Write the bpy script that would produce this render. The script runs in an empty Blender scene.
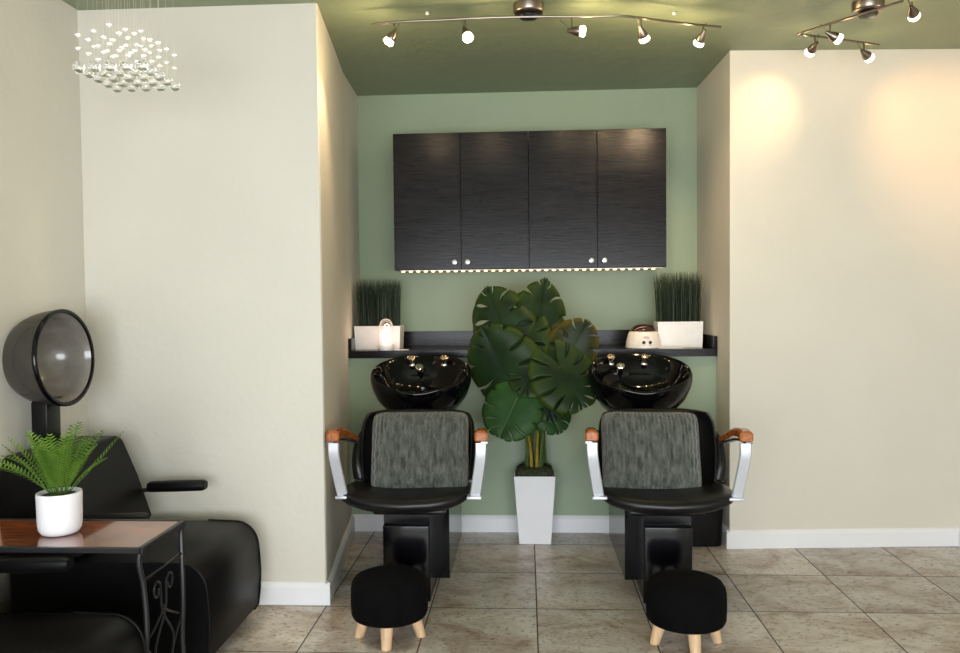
import bpy, bmesh, math, random
from mathutils import Vector, Matrix
R = math.radians
rnd = random.Random(7)

# ------------------------------------------------------------------ camera
F, W, H = 811.0, 960, 653
CAM = Vector((0, 0, 1.333))
yaw, pitch, roll = math.atan(46.3 / F), math.atan(28.0 / F), 0.010
fwd = Vector((-math.sin(yaw) * math.cos(pitch), math.cos(yaw) * math.cos(pitch), -math.sin(pitch)))
rgt = Vector((math.cos(yaw), math.sin(yaw), 0))
up = rgt.cross(fwd)
r2 = rgt * math.cos(roll) - up * math.sin(roll)
u2 = up * math.cos(roll) + rgt * math.sin(roll)
scene = bpy.context.scene
cd = bpy.data.cameras.new('camera'); cam = bpy.data.objects.new('camera', cd)
scene.collection.objects.link(cam)
cd.sensor_width = 36; cd.lens = F / W * 36; cd.clip_start = 0.05
M3 = Matrix((r2, u2, -fwd)).transposed()
cam.matrix_world = Matrix.Translation(CAM) @ M3.to_4x4()
scene.camera = cam

def ray(px, py):
    return fwd + r2 * ((px - W / 2) / F) - u2 * ((py - H / 2) / F)
def at(px, py, Y):
    d = ray(px, py); return CAM + d * (Y / d.y)
def atz(px, py, Z):
    d = ray(px, py); return CAM + d * ((Z - CAM.z) / d.z)

# ------------------------------------------------------------------ world, lights, exposure
scene.view_settings.view_transform = 'Standard'; scene.view_settings.look = 'None'
scene.view_settings.gamma = 1; scene.view_settings.use_curve_mapping = False
scene.view_settings.exposure = 0.70
w = bpy.data.worlds.new('world'); scene.world = w; w.use_nodes = True
bg = w.node_tree.nodes['Background']; bg.inputs[0].default_value = (0.72, 0.85, 1.0, 1); bg.inputs[1].default_value = 0.55

def light(name, kind, loc, power, col, target=None, **kw):
    l = bpy.data.lights.new(name, kind); l.energy = power; l.color = col
    for k, v in kw.items(): setattr(l, k, v)
    o = bpy.data.objects.new(name, l); scene.collection.objects.link(o); o.location = loc
    if target is not None:
        o.rotation_euler = (Vector(target) - Vector(loc)).to_track_quat('-Z', 'Y').to_euler()
    return o
ZC = 2.605
YF = -1.7            # shop front, behind the camera
light('window_daylight', 'AREA', (0.15, YF - 0.12, 1.05), 135, (0.93, 0.965, 1.0), (0.15, 3, 1.35), shape='RECTANGLE', size=3.6, size_y=1.5)

# ------------------------------------------------------------------ node helpers
def new_mat(name):
    m = bpy.data.materials.new(name); m.use_nodes = True
    nt = m.node_tree
    return m, nt, nt.nodes['Principled BSDF']
def nd(nt, t, **kw):
    n = nt.nodes.new(t)
    for k, v in kw.items():
        if isinstance(k, str) and hasattr(n, k): setattr(n, k, v)
        else: n.inputs[k].default_value = v
    return n
def noise(nt, scale, detail=4, coord='Object', stretch=(1, 1, 1), rough=0.5):
    tc = nd(nt, 'ShaderNodeTexCoord'); mp = nd(nt, 'ShaderNodeMapping'); mp.inputs['Scale'].default_value = stretch
    nt.links.new(tc.outputs[coord], mp.inputs[0])
    n = nd(nt, 'ShaderNodeTexNoise'); n.inputs['Scale'].default_value = scale
    n.inputs['Detail'].default_value = detail; n.inputs['Roughness'].default_value = rough
    nt.links.new(mp.outputs[0], n.inputs['Vector']); return n
def ramp(nt, src, stops):
    r = nd(nt, 'ShaderNodeValToRGB'); cr = r.color_ramp
    while len(cr.elements) < len(stops): cr.elements.new(0.5)
    for e, (p, c) in zip(cr.elements, stops): e.position = p; e.color = (*c, 1)
    nt.links.new(src, r.inputs[0]); return r
def mat(name, col, rough=0.5, metal=0.0, var=0.0, scale=20, bump=0.0, bscale=60, stretch=(1, 1, 1), coat=0.0, spec=0.5, sheen=0.0, alpha=None, bdist=0.002):
    m, nt, b = new_mat(name)
    b.inputs['Base Color'].default_value = (*col, 1); b.inputs['Roughness'].default_value = rough
    b.inputs['Metallic'].default_value = metal; b.inputs['Coat Weight'].default_value = coat
    b.inputs['Coat Roughness'].default_value = 0.05
    b.inputs['Specular IOR Level'].default_value = spec; b.inputs['Sheen Weight'].default_value = sheen
    v = var if var else 0.04
    n = noise(nt, scale, 4, stretch=stretch)
    r = ramp(nt, n.outputs[0], [(0.3, [c * (1 - v) for c in col]), (0.7, [min(1, c * (1 + v)) for c in col])])
    nt.links.new(r.outputs[0], b.inputs['Base Color'])
    if bump:
        n2 = noise(nt, bscale, 5, stretch=stretch)
        bp = nd(nt, 'ShaderNodeBump'); bp.inputs['Strength'].default_value = bump; bp.inputs['Distance'].default_value = bdist
        nt.links.new(n2.outputs[0], bp.inputs['Height']); nt.links.new(bp.outputs[0], b.inputs['Normal'])
    return m
def emis(name, col, s):
    m, nt, b = new_mat(name)
    b.inputs['Base Color'].default_value = (*col, 1)
    b.inputs['Emission Color'].default_value = (*col, 1); b.inputs['Emission Strength'].default_value = s
    return m

WALL = mat('cream_painted_plaster', (0.71, 0.68, 0.60), 0.7, var=0.03, scale=1.6, bump=0.28, bscale=28, bdist=0.006)
GREEN = mat('sage_green_paint', (0.305, 0.39, 0.27), 0.5, var=0.04, scale=2, bump=0.3, bscale=26, bdist=0.005)
CEIL = mat('green_ceiling_paint', (0.25, 0.295, 0.185), 0.5, var=0.05, scale=2.5, bump=0.6, bscale=11, bdist=0.010)
TRIM = mat('white_gloss_trim', (0.88, 0.89, 0.93), 0.35, var=0.005, bump=0.05)
LEATHER = mat('black_leather', (0.006, 0.006, 0.007), 0.33, var=0.15, bump=0.12, bscale=180, spec=0.35)
LOUNGE = mat('black_vinyl', (0.004, 0.004, 0.0045), 0.42, var=0.2, bump=0.12, bscale=150, spec=0.12)
PANEL = mat('black_gloss_panel', (0.002, 0.002, 0.003), 0.15, var=0.1, spec=0.3)
PLASTIC = mat('black_plastic', (0.003, 0.003, 0.0035), 0.35, var=0.1, spec=0.25)
CERAMIC = mat('black_glazed_ceramic', (0.002, 0.002, 0.0025), 0.05, spec=0.28)
SILVER = mat('silver_painted_metal', (0.62, 0.64, 0.70), 0.35, metal=0.35)
CHROME = mat('chrome', (0.82, 0.80, 0.78), 0.12, metal=1.0)
BRASSY = mat('brushed_nickel', (0.27, 0.225, 0.19), 0.30, metal=1.0, stretch=(1, 1, 12))
ORANGEWOOD = mat('varnished_orange_wood', (0.42, 0.115, 0.018), 0.25, var=0.35, scale=14, stretch=(5, 1, 5), coat=0.6)
PALEWOOD = mat('pale_birch_wood', (0.70, 0.48, 0.29), 0.5, var=0.18, scale=12, stretch=(4, 4, 0.6))
FELT = mat('black_fabric', (0.0025, 0.0025, 0.003), 0.95, var=0.3, bump=0.5, bscale=260, sheen=0.0, spec=0.1)
WHITEPOT = mat('white_glazed_pot', (0.90, 0.90, 0.94), 0.3, var=0.005)
WHITEPL = mat('white_plastic', (0.78, 0.77, 0.76), 0.3)
IRON = mat('black_wrought_iron', (0.018, 0.018, 0.020), 0.38, metal=0.3)
SOIL = mat('dark_moss', (0.035, 0.045, 0.018), 0.95, var=0.6, scale=60, bump=1.0, bscale=90, bdist=0.01)
GRASS = mat('dark_green_grass', (0.010, 0.024, 0.009), 0.55, var=0.5, scale=60)
STEM = mat('green_stem', (0.07, 0.12, 0.025), 0.45, var=0.35, scale=9)
YSTEM = mat('yellow_green_stem', (0.30, 0.22, 0.02), 0.45, var=0.3, scale=14)
DARKLID = mat('dark_purple_brown_lid', (0.035, 0.012, 0.012), 0.12, coat=0.5)

def wood_dark():
    m, nt, b = new_mat('black_brown_woodgrain')
    n = noise(nt, 9, 6, stretch=(0.7, 1, 16), rough=0.6)
    n3 = noise(nt, 3, 3, stretch=(0.5, 1, 5))
    r = ramp(nt, n.outputs[0], [(0.35, (0.002, 0.002, 0.003)), (0.7, (0.0125, 0.0105, 0.0135))])
    nt.links.new(r.outputs[0], b.inputs['Base Color'])
    b.inputs['Specular IOR Level'].default_value = 0.2
    rr = ramp(nt, n3.outputs[0], [(0.3, (0.20,) * 3), (0.7, (0.27,) * 3)])
    nt.links.new(rr.outputs[0], b.inputs['Roughness'])
    bp = nd(nt, 'ShaderNodeBump'); bp.inputs['Strength'].default_value = 0.25; bp.inputs['Distance'].default_value = 0.0012
    nt.links.new(n.outputs[0], bp.inputs['Height']); nt.links.new(bp.outputs[0], b.inputs['Normal'])
    return m
DARKWOOD = wood_dark()

def table_wood():
    m, nt, b = new_mat('glossy_red_brown_wood')
    n = noise(nt, 6, 5, stretch=(1.2, 9, 1), rough=0.6)
    r = ramp(nt, n.outputs[0], [(0.3, (0.06, 0.014, 0.005)), (0.55, (0.27, 0.070, 0.02)), (0.75, (0.46, 0.16, 0.05))])
    nt.links.new(r.outputs[0], b.inputs['Base Color'])
    b.inputs['Roughness'].default_value = 0.12; b.inputs['Coat Weight'].default_value = 1.0; b.inputs['Coat Roughness'].default_value = 0.04
    return m
TABLEWOOD = table_wood()

def floor_mat():
    m, nt, b = new_mat('stone_look_floor_tile')
    T = 0.457
    geo = nd(nt, 'ShaderNodeNewGeometry'); sx = nd(nt, 'ShaderNodeSeparateXYZ'); nt.links.new(geo.outputs['Position'], sx.inputs[0])
    def math_(op, a, bb=None, c=None):
        n = nd(nt, 'ShaderNodeMath', operation=op)
        for i, v in enumerate((a, bb, c)):
            if v is None: continue
            if isinstance(v, (int, float)): n.inputs[i].default_value = v
            else: nt.links.new(v, n.inputs[i])
        return n.outputs[0]
    ux = math_('DIVIDE', math_('ADD', sx.outputs[0], 20 * T - 0.035), T)
    uy = math_('DIVIDE', math_('ADD', sx.outputs[1], 20 * T - 0.244), T)
    fx, fy = math_('FRACT', ux), math_('FRACT', uy)
    ex = math_('MINIMUM', fx, math_('SUBTRACT', 1.0, fx)); ey = math_('MINIMUM', fy, math_('SUBTRACT', 1.0, fy))
    e = math_('MINIMUM', ex, ey)
    grout = math_('LESS_THAN', e, 0.0058)
    cb = nd(nt, 'ShaderNodeCombineXYZ'); nt.links.new(math_('FLOOR', ux), cb.inputs[0]); nt.links.new(math_('FLOOR', uy), cb.inputs[1])
    wn = nd(nt, 'ShaderNodeTexWhiteNoise'); nt.links.new(cb.outputs[0], wn.inputs['Vector'])
    # each tile shifts its own piece of the stone pattern
    sc_ = nd(nt, 'ShaderNodeVectorMath', operation='SCALE'); nt.links.new(wn.outputs['Color'], sc_.inputs[0]); sc_.inputs['Scale'].default_value = 12
    ad = nd(nt, 'ShaderNodeVectorMath', operation='ADD'); nt.links.new(geo.outputs['Position'], ad.inputs[0]); nt.links.new(sc_.outputs[0], ad.inputs[1])
    mp = nd(nt, 'ShaderNodeMapping'); mp.inputs['Scale'].default_value = (1.0, 1.35, 1); mp.inputs['Rotation'].default_value = (0, 0, 0.35)
    nt.links.new(ad.outputs[0], mp.inputs[0])
    n1 = nd(nt, 'ShaderNodeTexNoise'); n1.inputs['Scale'].default_value = 3.6; n1.inputs['Detail'].default_value = 6; n1.inputs['Roughness'].default_value = 0.68; n1.inputs['Distortion'].default_value = 0.8
    nt.links.new(mp.outputs[0], n1.inputs['Vector'])
    n2 = nd(nt, 'ShaderNodeTexNoise'); n2.inputs['Scale'].default_value = 46; n2.inputs['Detail'].default_value = 5; n2.inputs['Roughness'].default_value = 0.7
    nt.links.new(mp.outputs[0], n2.inputs['Vector'])
    r1 = ramp(nt, n1.outputs[0], [(0.32, (0.30, 0.205, 0.145)), (0.43, (0.46, 0.39, 0.33)), (0.52, (0.56, 0.52, 0.48)), (0.66, (0.68, 0.655, 0.625))])
    r2_ = ramp(nt, n2.outputs[0], [(0.38, (0.36, 0.31, 0.27)), (0.45, (1, 1, 1))])
    mx = nd(nt, 'ShaderNodeMix', data_type='RGBA', blend_type='MULTIPLY'); mx.inputs[0].default_value = 0.85
    nt.links.new(r1.outputs[0], mx.inputs[6]); nt.links.new(r2_.outputs[0], mx.inputs[7])
    rv = ramp(nt, wn.outputs['Value'], [(0, (0.86, 0.85, 0.85)), (1, (1.08, 1.05, 1.01))])
    m2 = nd(nt, 'ShaderNodeMix', data_type='RGBA', blend_type='MULTIPLY'); m2.inputs[0].default_value = 1
    nt.links.new(mx.outputs[2], m2.inputs[6]); nt.links.new(rv.outputs[0], m2.inputs[7])
    m3 = nd(nt, 'ShaderNodeMix', data_type='RGBA'); nt.links.new(grout, m3.inputs[0])
    nt.links.new(m2.outputs[2], m3.inputs[6]); m3.inputs[7].default_value = (0.05, 0.044, 0.042, 1)
    nt.links.new(m3.outputs[2], b.inputs['Base Color'])
    ro = nd(nt, 'ShaderNodeMath', operation='MULTIPLY_ADD'); nt.links.new(grout, ro.inputs[0]); ro.inputs[1].default_value = 0.5; ro.inputs[2].default_value = 0.33
    nt.links.new(ro.outputs[0], b.inputs['Roughness'])
    inv = math_('SUBTRACT', 1.0, grout)
    bp = nd(nt, 'ShaderNodeBump'); bp.inputs['Distance'].default_value = 0.003; bp.inputs['Strength'].default_value = 0.5
    hh = math_('ADD', inv, math_('MULTIPLY', n2.outputs[0], 0.25))
    nt.links.new(hh, bp.inputs['Height']); nt.links.new(bp.outputs[0], b.inputs['Normal'])
    return m
FLOOR = floor_mat()

def chenille():
    m, nt, b = new_mat('grey_green_chenille')
    n = noise(nt, 34, 4, stretch=(1.6, 1, 0.5), rough=0.7)
    r = ramp(nt, n.outputs[0], [(0.32, (0.028, 0.034, 0.029)), (0.68, (0.155, 0.165, 0.145))])
    nt.links.new(r.outputs[0], b.inputs['Base Color'])
    b.inputs['Roughness'].default_value = 0.95; b.inputs['Sheen Weight'].default_value = 0.4; b.inputs['Specular IOR Level'].default_value = 0.1
    tc = nd(nt, 'ShaderNodeTexCoord'); wv = nd(nt, 'ShaderNodeTexWave', wave_type='BANDS', bands_direction='X')
    wv.inputs['Scale'].default_value = 17; wv.inputs['Distortion'].default_value = 3.5; wv.inputs['Detail'].default_value = 3; wv.inputs['Detail Scale'].default_value = 2
    nt.links.new(tc.outputs['Object'], wv.inputs['Vector'])
    n2 = noise(nt, 120, 4)
    ad = nd(nt, 'ShaderNodeMath', operation='ADD'); nt.links.new(wv.outputs['Fac'], ad.inputs[0]); nt.links.new(n2.outputs[0], ad.inputs[1])
    bp = nd(nt, 'ShaderNodeBump'); bp.inputs['Strength'].default_value = 0.9; bp.inputs['Distance'].default_value = 0.006
    nt.links.new(ad.outputs[0], bp.inputs['Height']); nt.links.new(bp.outputs[0], b.inputs['Normal'])
    return m
CHENILLE = chenille()

def leaf_mat(name, c0, c1, edge=None):
    m, nt, b = new_mat(name)
    n = noise(nt, 11, 4)
    r = ramp(nt, n.outputs[0], [(0.3, c0), (0.7, c1)])
    b.inputs['Roughness'].default_value = 0.42; b.inputs['Specular IOR Level'].default_value = 0.16
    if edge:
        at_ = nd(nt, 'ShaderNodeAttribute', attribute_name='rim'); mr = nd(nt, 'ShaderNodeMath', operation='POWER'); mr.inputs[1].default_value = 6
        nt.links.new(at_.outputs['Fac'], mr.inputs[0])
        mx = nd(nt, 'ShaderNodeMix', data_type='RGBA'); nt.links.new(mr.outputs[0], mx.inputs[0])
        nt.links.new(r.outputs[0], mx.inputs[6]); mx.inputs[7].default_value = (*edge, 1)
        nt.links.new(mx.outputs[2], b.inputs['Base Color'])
    else:
        nt.links.new(r.outputs[0], b.inputs['Base Color'])
    return m
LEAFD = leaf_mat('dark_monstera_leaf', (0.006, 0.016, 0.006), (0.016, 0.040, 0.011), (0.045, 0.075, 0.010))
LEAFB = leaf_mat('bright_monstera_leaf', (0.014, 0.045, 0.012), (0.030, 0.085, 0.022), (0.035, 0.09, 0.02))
LEAFE = leaf_mat('brown_edged_monstera_leaf', (0.008, 0.016, 0.007), (0.02, 0.032, 0.012), (0.13, 0.10, 0.015))
FERN = leaf_mat('bright_fern_leaf', (0.045, 0.12, 0.015), (0.15, 0.27, 0.035))

def glass(name, col, rough=0.0, ior=1.5):
    m, nt, b = new_mat(name)
    b.inputs['Base Color'].default_value = (*col, 1); b.inputs['Transmission Weight'].default_value = 1
    b.inputs['Roughness'].default_value = rough; b.inputs['IOR'].default_value = ior
    return m
CRYSTAL = glass('clear_crystal', (0.97, 0.97, 0.96))
def smoke():
    m, nt, b = new_mat('smoked_acrylic')
    b.inputs['Base Color'].default_value = (0.085, 0.080, 0.072, 1); b.inputs['Roughness'].default_value = 0.14
    tr = nd(nt, 'ShaderNodeBsdfTransparent'); tr.inputs[0].default_value = (0.46, 0.44, 0.40, 1)
    mx = nd(nt, 'ShaderNodeMixShader'); mx.inputs[0].default_value = 0.5
    nt.links.new(tr.outputs[0], mx.inputs[1]); nt.links.new(b.outputs[0], mx.inputs[2])
    nt.links.new(mx.outputs[0], nt.nodes['Material Output'].inputs[0]); return m
SMOKE = smoke()
def thin_glass():
    m, nt, b = new_mat('thin_clear_glass')
    b.inputs['Base Color'].default_value = (1, 1, 1, 1); b.inputs['Roughness'].default_value = 0.05
    tr = nd(nt, 'ShaderNodeBsdfTransparent'); tr.inputs[0].default_value = (0.97, 0.97, 0.97, 1)
    lw = nd(nt, 'ShaderNodeLayerWeight'); lw.inputs[0].default_value = 0.35
    mx = nd(nt, 'ShaderNodeMixShader'); nt.links.new(lw.outputs['Facing'], mx.inputs[0])
    nt.links.new(tr.outputs[0], mx.inputs[1]); nt.links.new(b.outputs[0], mx.inputs[2])
    nt.links.new(mx.outputs[0], nt.nodes['Material Output'].inputs[0]); return m
THINGLASS = thin_glass()
BULB = emis('lit_halogen_bulb', (1.0, 0.80, 0.56), 5)
LED = emis('lit_warm_led', (1.0, 0.55, 0.22), 3.2)
CANDLE = emis('lit_pink_white_bulb', (1.0, 0.72, 0.58), 2.2)

# ------------------------------------------------------------------ mesh helpers
def link(o): scene.collection.objects.link(o); return o
def mesh_obj(name, bm, m, parent=None, smooth=True, ang=40):
    bmesh.ops.recalc_face_normals(bm, faces=bm.faces)
    me = bpy.data.meshes.new(name); bm.to_mesh(me); bm.free()
    if smooth:
        for p in me.polygons: p.use_smooth = True
        try: me.set_sharp_from_angle(angle=R(ang))
        except Exception: pass
    me.materials.append(m)
    o = link(bpy.data.objects.new(name, me)); o.parent = parent
    return o
def thing(name, label, cat, loc=(0, 0, 0), rz=0, group=None):
    o = link(bpy.data.objects.new(name, None)); o.location = loc; o.rotation_euler = (0, 0, rz); o.empty_display_size = 0.05
    o['label'] = label; o['category'] = cat
    if group: o['group'] = group
    return o
def tag(o, label, cat, group=None):
    o['label'] = label; o['category'] = cat
    if group: o['group'] = group
    return o
def struct(o): o['kind'] = 'structure'; return o
def copy_tree(o, parent=None):
    c = o.copy(); link(c)
    if parent is not None: c.parent = parent
    for ch in list(o.children): copy_tree(ch, c)
    return c
def relabel(o, label): o['label'] = label; return o

def box(bm, lo, hi, bev=0.0, seg=2):
    lo, hi = Vector(lo), Vector(hi)
    r = bmesh.ops.create_cube(bm, size=1, matrix=Matrix.Translation((lo + hi) / 2) @ Matrix.Diagonal((*(hi - lo), 1)))
    if bev > 0:
        es = list({e for v in r['verts'] for e in v.link_edges})
        bmesh.ops.bevel(bm, geom=es, offset=bev, segments=seg, profile=0.5, affect='EDGES')
    return bm
def prism(bm, pts, z0, z1):
    a = [bm.verts.new((x, y, z0)) for x, y in pts]; b = [bm.verts.new((x, y, z1)) for x, y in pts]
    n = len(pts)
    bm.faces.new(a[::-1]); bm.faces.new(b)
    for i in range(n): bm.faces.new((a[i], a[(i + 1) % n], b[(i + 1) % n], b[i]))
    return bm
def frame_of(d):
    d = Vector(d).normalized()
    a = Vector((0, 0, 1)) if abs(d.z) < 0.9 else Vector((1, 0, 0))
    u = d.cross(a).normalized(); return u, u.cross(d).normalized()
def rings(bm, rs, cap0=True, cap1=True):
    vs = [[bm.verts.new(p) for p in r] for r in rs]; n = len(rs[0])
    for a, b in zip(vs, vs[1:]):
        for i in range(n): bm.faces.new((a[i], a[(i + 1) % n], b[(i + 1) % n], b[i]))
    if cap0: bm.faces.new(vs[0][::-1])
    if cap1: bm.faces.new(vs[-1])
    return bm
def catmull(pts, k=6):
    P = [Vector(p) for p in pts]
    if len(P) < 3 or k < 2: return P
    out = []
    for i in range(len(P) - 1):
        p0, p1, p2, p3 = P[max(i - 1, 0)], P[i], P[i + 1], P[min(i + 2, len(P) - 1)]
        for j in range(k):
            t = j / k
            out.append(0.5 * ((2 * p1) + (p2 - p0) * t + (2 * p0 - 5 * p1 + 4 * p2 - p3) * t * t + (3 * p1 - p0 - 3 * p2 + p3) * t ** 3))
    return out + [P[-1]]
def tube(bm, pts, r, n=10, k=6, r1=None, flat=1.0, upv=None):
    P = catmull(pts, k); rs = []; u = None
    for i, p in enumerate(P):
        d = (P[min(i + 1, len(P) - 1)] - P[max(i - 1, 0)]).normalized()
        if upv is not None:
            v = (Vector(upv) - d * d.dot(Vector(upv))).normalized(); u = d.cross(v)
        elif u is None: u, v = frame_of(d)
        else:
            u = (u - d * d.dot(u)).normalized(); v = d.cross(u)
        t = i / max(1, len(P) - 1); rr = r if r1 is None else r * (1 - t) + r1 * t
        rs.append([p + u * rr * math.cos(2 * math.pi * j / n) + v * rr * flat * math.sin(2 * math.pi * j / n) for j in range(n)])
    return rings(bm, rs)
def lathe(bm, prof, n=32, M=None, cap=True, sx=1.0, sy=1.0):
    rs = [[Vector((max(r, 1e-5) * sx * math.cos(2 * math.pi * j / n), max(r, 1e-5) * sy * math.sin(2 * math.pi * j / n), z)) for j in range(n)] for r, z in prof]
    if M is not None: rs = [[M @ p for p in r] for r in rs]
    return rings(bm, rs, cap, cap)
def axis_mat(loc, d):
    return Matrix.Translation(loc) @ Vector(d).normalized().to_track_quat('Z', 'Y').to_matrix().to_4x4()
def sphere(bm, c, r, sub=2, s=(1, 1, 1)):
    bmesh.ops.create_icosphere(bm, subdivisions=sub, radius=r, matrix=Matrix.Translation(c) @ Matrix.Diagonal((*s, 1)))
def strip(bm, pts, hw, ht, across):
    """flat bar of half width hw (along `across`) and half thickness ht swept along pts"""
    P = catmull(pts, 5); rs = []; A = Vector(across).normalized()
    for i, p in enumerate(P):
        d = (P[min(i + 1, len(P) - 1)] - P[max(i - 1, 0)]).normalized()
        a = (A - d * d.dot(A)).normalized(); t = d.cross(a); c = 0.35
        rs.append([p + a * hw * x + t * ht * y for x, y in ((1, c), (1 - c * .5, 1), (-1 + c * .5, 1), (-1, c), (-1, -c), (-1 + c * .5, -1), (1 - c * .5, -1), (1, -c))])
    return rings(bm, rs)
def B(): return bmesh.new()
def superpad(bm, hx, hy, hz, c=(0, 0, 0), ex=4.0, ez=2.6, n=56, k=14, fn=None):
    """rounded cushion: superellipse outline, rounded edge"""
    rs = []
    for i in range(k + 1):
        ph = -math.pi / 2 + math.pi * i / k
        s = math.copysign(abs(math.sin(ph)) ** (2 / ez), math.sin(ph)); q = max(abs(math.cos(ph)) ** (2 / ez), 0.004)
        ring = []
        for j in range(n):
            th = 2 * math.pi * j / n
            x = math.copysign(abs(math.cos(th)) ** (2 / ex), math.cos(th)) * hx * q
            y = math.copysign(abs(math.sin(th)) ** (2 / ex), math.sin(th)) * hy * q
            p = Vector((x, y, s * hz))
            if fn: p = fn(p)
            ring.append(p + Vector(c))
        rs.append(ring)
    return rings(bm, rs)

# ------------------------------------------------------------------ setting
YB = 5.06
XL, XR = -1.94, 2.29
def add_struct(name, bm, m, smooth=False): return struct(mesh_obj(name, bm, m, None, smooth))
b = B(); box(b, (XL - 0.15, YF - 0.15, -0.1), (XR + 0.25, YB + 0.15, 0)); add_struct('floor', b, FLOOR)
b = B(); box(b, (XL - 0.15, YF - 0.15, ZC), (XR + 0.25, YB + 0.15, ZC + 0.1)); add_struct('ceiling', b, CEIL)
b = B(); box(b, (XL - 0.15, YF - 0.15, 0), (XL, YB + 0.15, ZC)); add_struct('wall_left', b, WALL)
b = B(); box(b, (XR, YF - 0.15, 0), (XR + 0.25, YB + 0.15, ZC)); add_struct('wall_right', b, WALL)
LC = (-0.885, 3.475); LB = (-1.043, YB)
LK = (-1.014, 4.55)
LW = lambda y: LC[0] + (LK[0] - LC[0]) * (y - 3.475) / (LK[1] - 3.475) if y < LK[1] else LK[0] + (LB[0] - LK[0]) * (y - LK[1]) / (YB - LK[1])
b = B(); prism(b, [(XL, 3.475), (LC[0] - 0.012, 3.475), (LC[0] - 0.004, 3.47535), (LC[0], 3.487), LK, LB, (XL, YB)], 0, ZC); add_struct('wall_left_partition', b, WALL, False)
RC = (1.066, 4.32); RB = (1.050, YB); RW = lambda y: RC[0] + (RB[0] - RC[0]) * (y - RC[1]) / (YB - RC[1])
b = B(); prism(b, [(RC[0] + 0.008, 4.3205), (XR, 4.40), (XR, YB), RB, RC], 0, ZC); add_struct('wall_right_partition', b, WALL)
b = B(); box(b, (XL, YB, 0), (XR, YB + 0.15, ZC)); add_struct('wall_back', b, GREEN)
ZL = 0.999
b = B(); prism(b, [(LW(4.6), 4.6), (RW(4.6), 4.6), RB, LB], 0, ZL); add_struct('wall_half', b, GREEN)
# shop front behind the camera: wall with one wide window
b = B()
box(b, (XL, YF - 0.1, 0), (-1.65, YF, ZC)); box(b, (1.95, YF - 0.1, 0), (XR, YF, ZC))
box(b, (-1.65, YF - 0.1, 0), (1.95, YF, 0.28)); box(b, (-1.65, YF - 0.1, 1.82), (1.95, YF, ZC)); add_struct('wall_front', b, WALL)
b = B()
for x in (-1.65, -0.47, 0.71, 1.89): box(b, (x, YF - 0.08, 0.28), (x + 0.06, YF - 0.02, 1.82))
box(b, (-1.65, YF - 0.08, 0.28), (1.95, YF - 0.02, 0.34)); box(b, (-1.65, YF - 0.08, 1.76), (1.95, YF - 0.02, 1.82)); add_struct('window_1', b, TRIM)
# baseboards
BH, BT = 0.095, 0.020
def baseboard(name, p, q, side):
    p, q = Vector(p), Vector(q); d = (q - p).normalized(); n = Vector((-d.y, d.x)) * side
    prof = [(0, 0), (BT, 0), (BT, BH - 0.018), (BT * 0.6, BH - 0.006), (BT * 0.25, BH), (0, BH)]
    bb = B(); rs = [[Vector((c.x + n.x * a, c.y + n.y * a, z)) for a, z in prof] for c in (p, q)]
    rings(bb, rs); return add_struct(name, bb, TRIM)
baseboard('baseboard_left', (XL, YF), (XL, 3.475), -1)
baseboard('baseboard_left_partition', (XL, 3.475), (LC[0] + 0.018, 3.475), -1)
baseboard('baseboard_alcove_left', (LC[0], 3.456), (LW(4.6), 4.6), -1)
baseboard('baseboard_alcove_back', (LW(4.6), 4.6), (RW(4.6), 4.6), -1)
baseboard('baseboard_alcove_right', (RW(4.6), 4.6), (RC[0], 4.301), -1)
baseboard('baseboard_right_partition', (RC[0] - 0.018, 4.32), (XR, 4.40), -1)
baseboard('baseboard_right', (XR, 4.40), (XR, YF), -1)

# ------------------------------------------------------------------ worktop on the half wall
yl = 4.565; zt = ZL + 0.042
t = thing('worktop', 'long dark woodgrain ledge worktop running across the green alcove', 'worktop', (0.02, 4.7, ZL))
o_ = Vector((0.02, 4.7, ZL))
b = B(); prism(b, [(LW(yl) + 0.002 - o_.x, yl - o_.y), (RW(yl) - 0.002 - o_.x, yl - o_.y), (RW(YB) - 0.002 - o_.x, YB - 0.002 - o_.y), (LW(YB) + 0.002 - o_.x, YB - 0.002 - o_.y)], 0, 0.042); mesh_obj('slab', b, DARKWOOD, t, False)
b = B(); box(b, (LW(YB) + 0.025 - o_.x, YB - 0.020 - o_.y, 0.042), (RW(YB) - 0.025 - o_.x, YB - 0.002 - o_.y, 0.132)); mesh_obj('backsplash', b, DARKWOOD, t, False)
b = B(); prism(b, [(LW(yl) + 0.002 - o_.x, yl - o_.y), (LW(yl) + 0.020 - o_.x, yl - o_.y), (LW(YB) + 0.020 - o_.x, YB - 0.002 - o_.y), (LW(YB) + 0.002 - o_.x, YB - 0.002 - o_.y)], 0.042, 0.112); mesh_obj('side_splash', b, DARKWOOD, t, False)
b = B(); prism(b, [(RW(yl) - 0.020 - o_.x, yl - o_.y), (RW(yl) - 0.002 - o_.x, yl - o_.y), (RW(YB) - 0.002 - o_.x, YB - 0.002 - o_.y), (RW(YB) - 0.020 - o_.x, YB - 0.002 - o_.y)], 0.042, 0.112); mesh_obj('side_splash', b, DARKWOOD, t, False)

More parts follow.
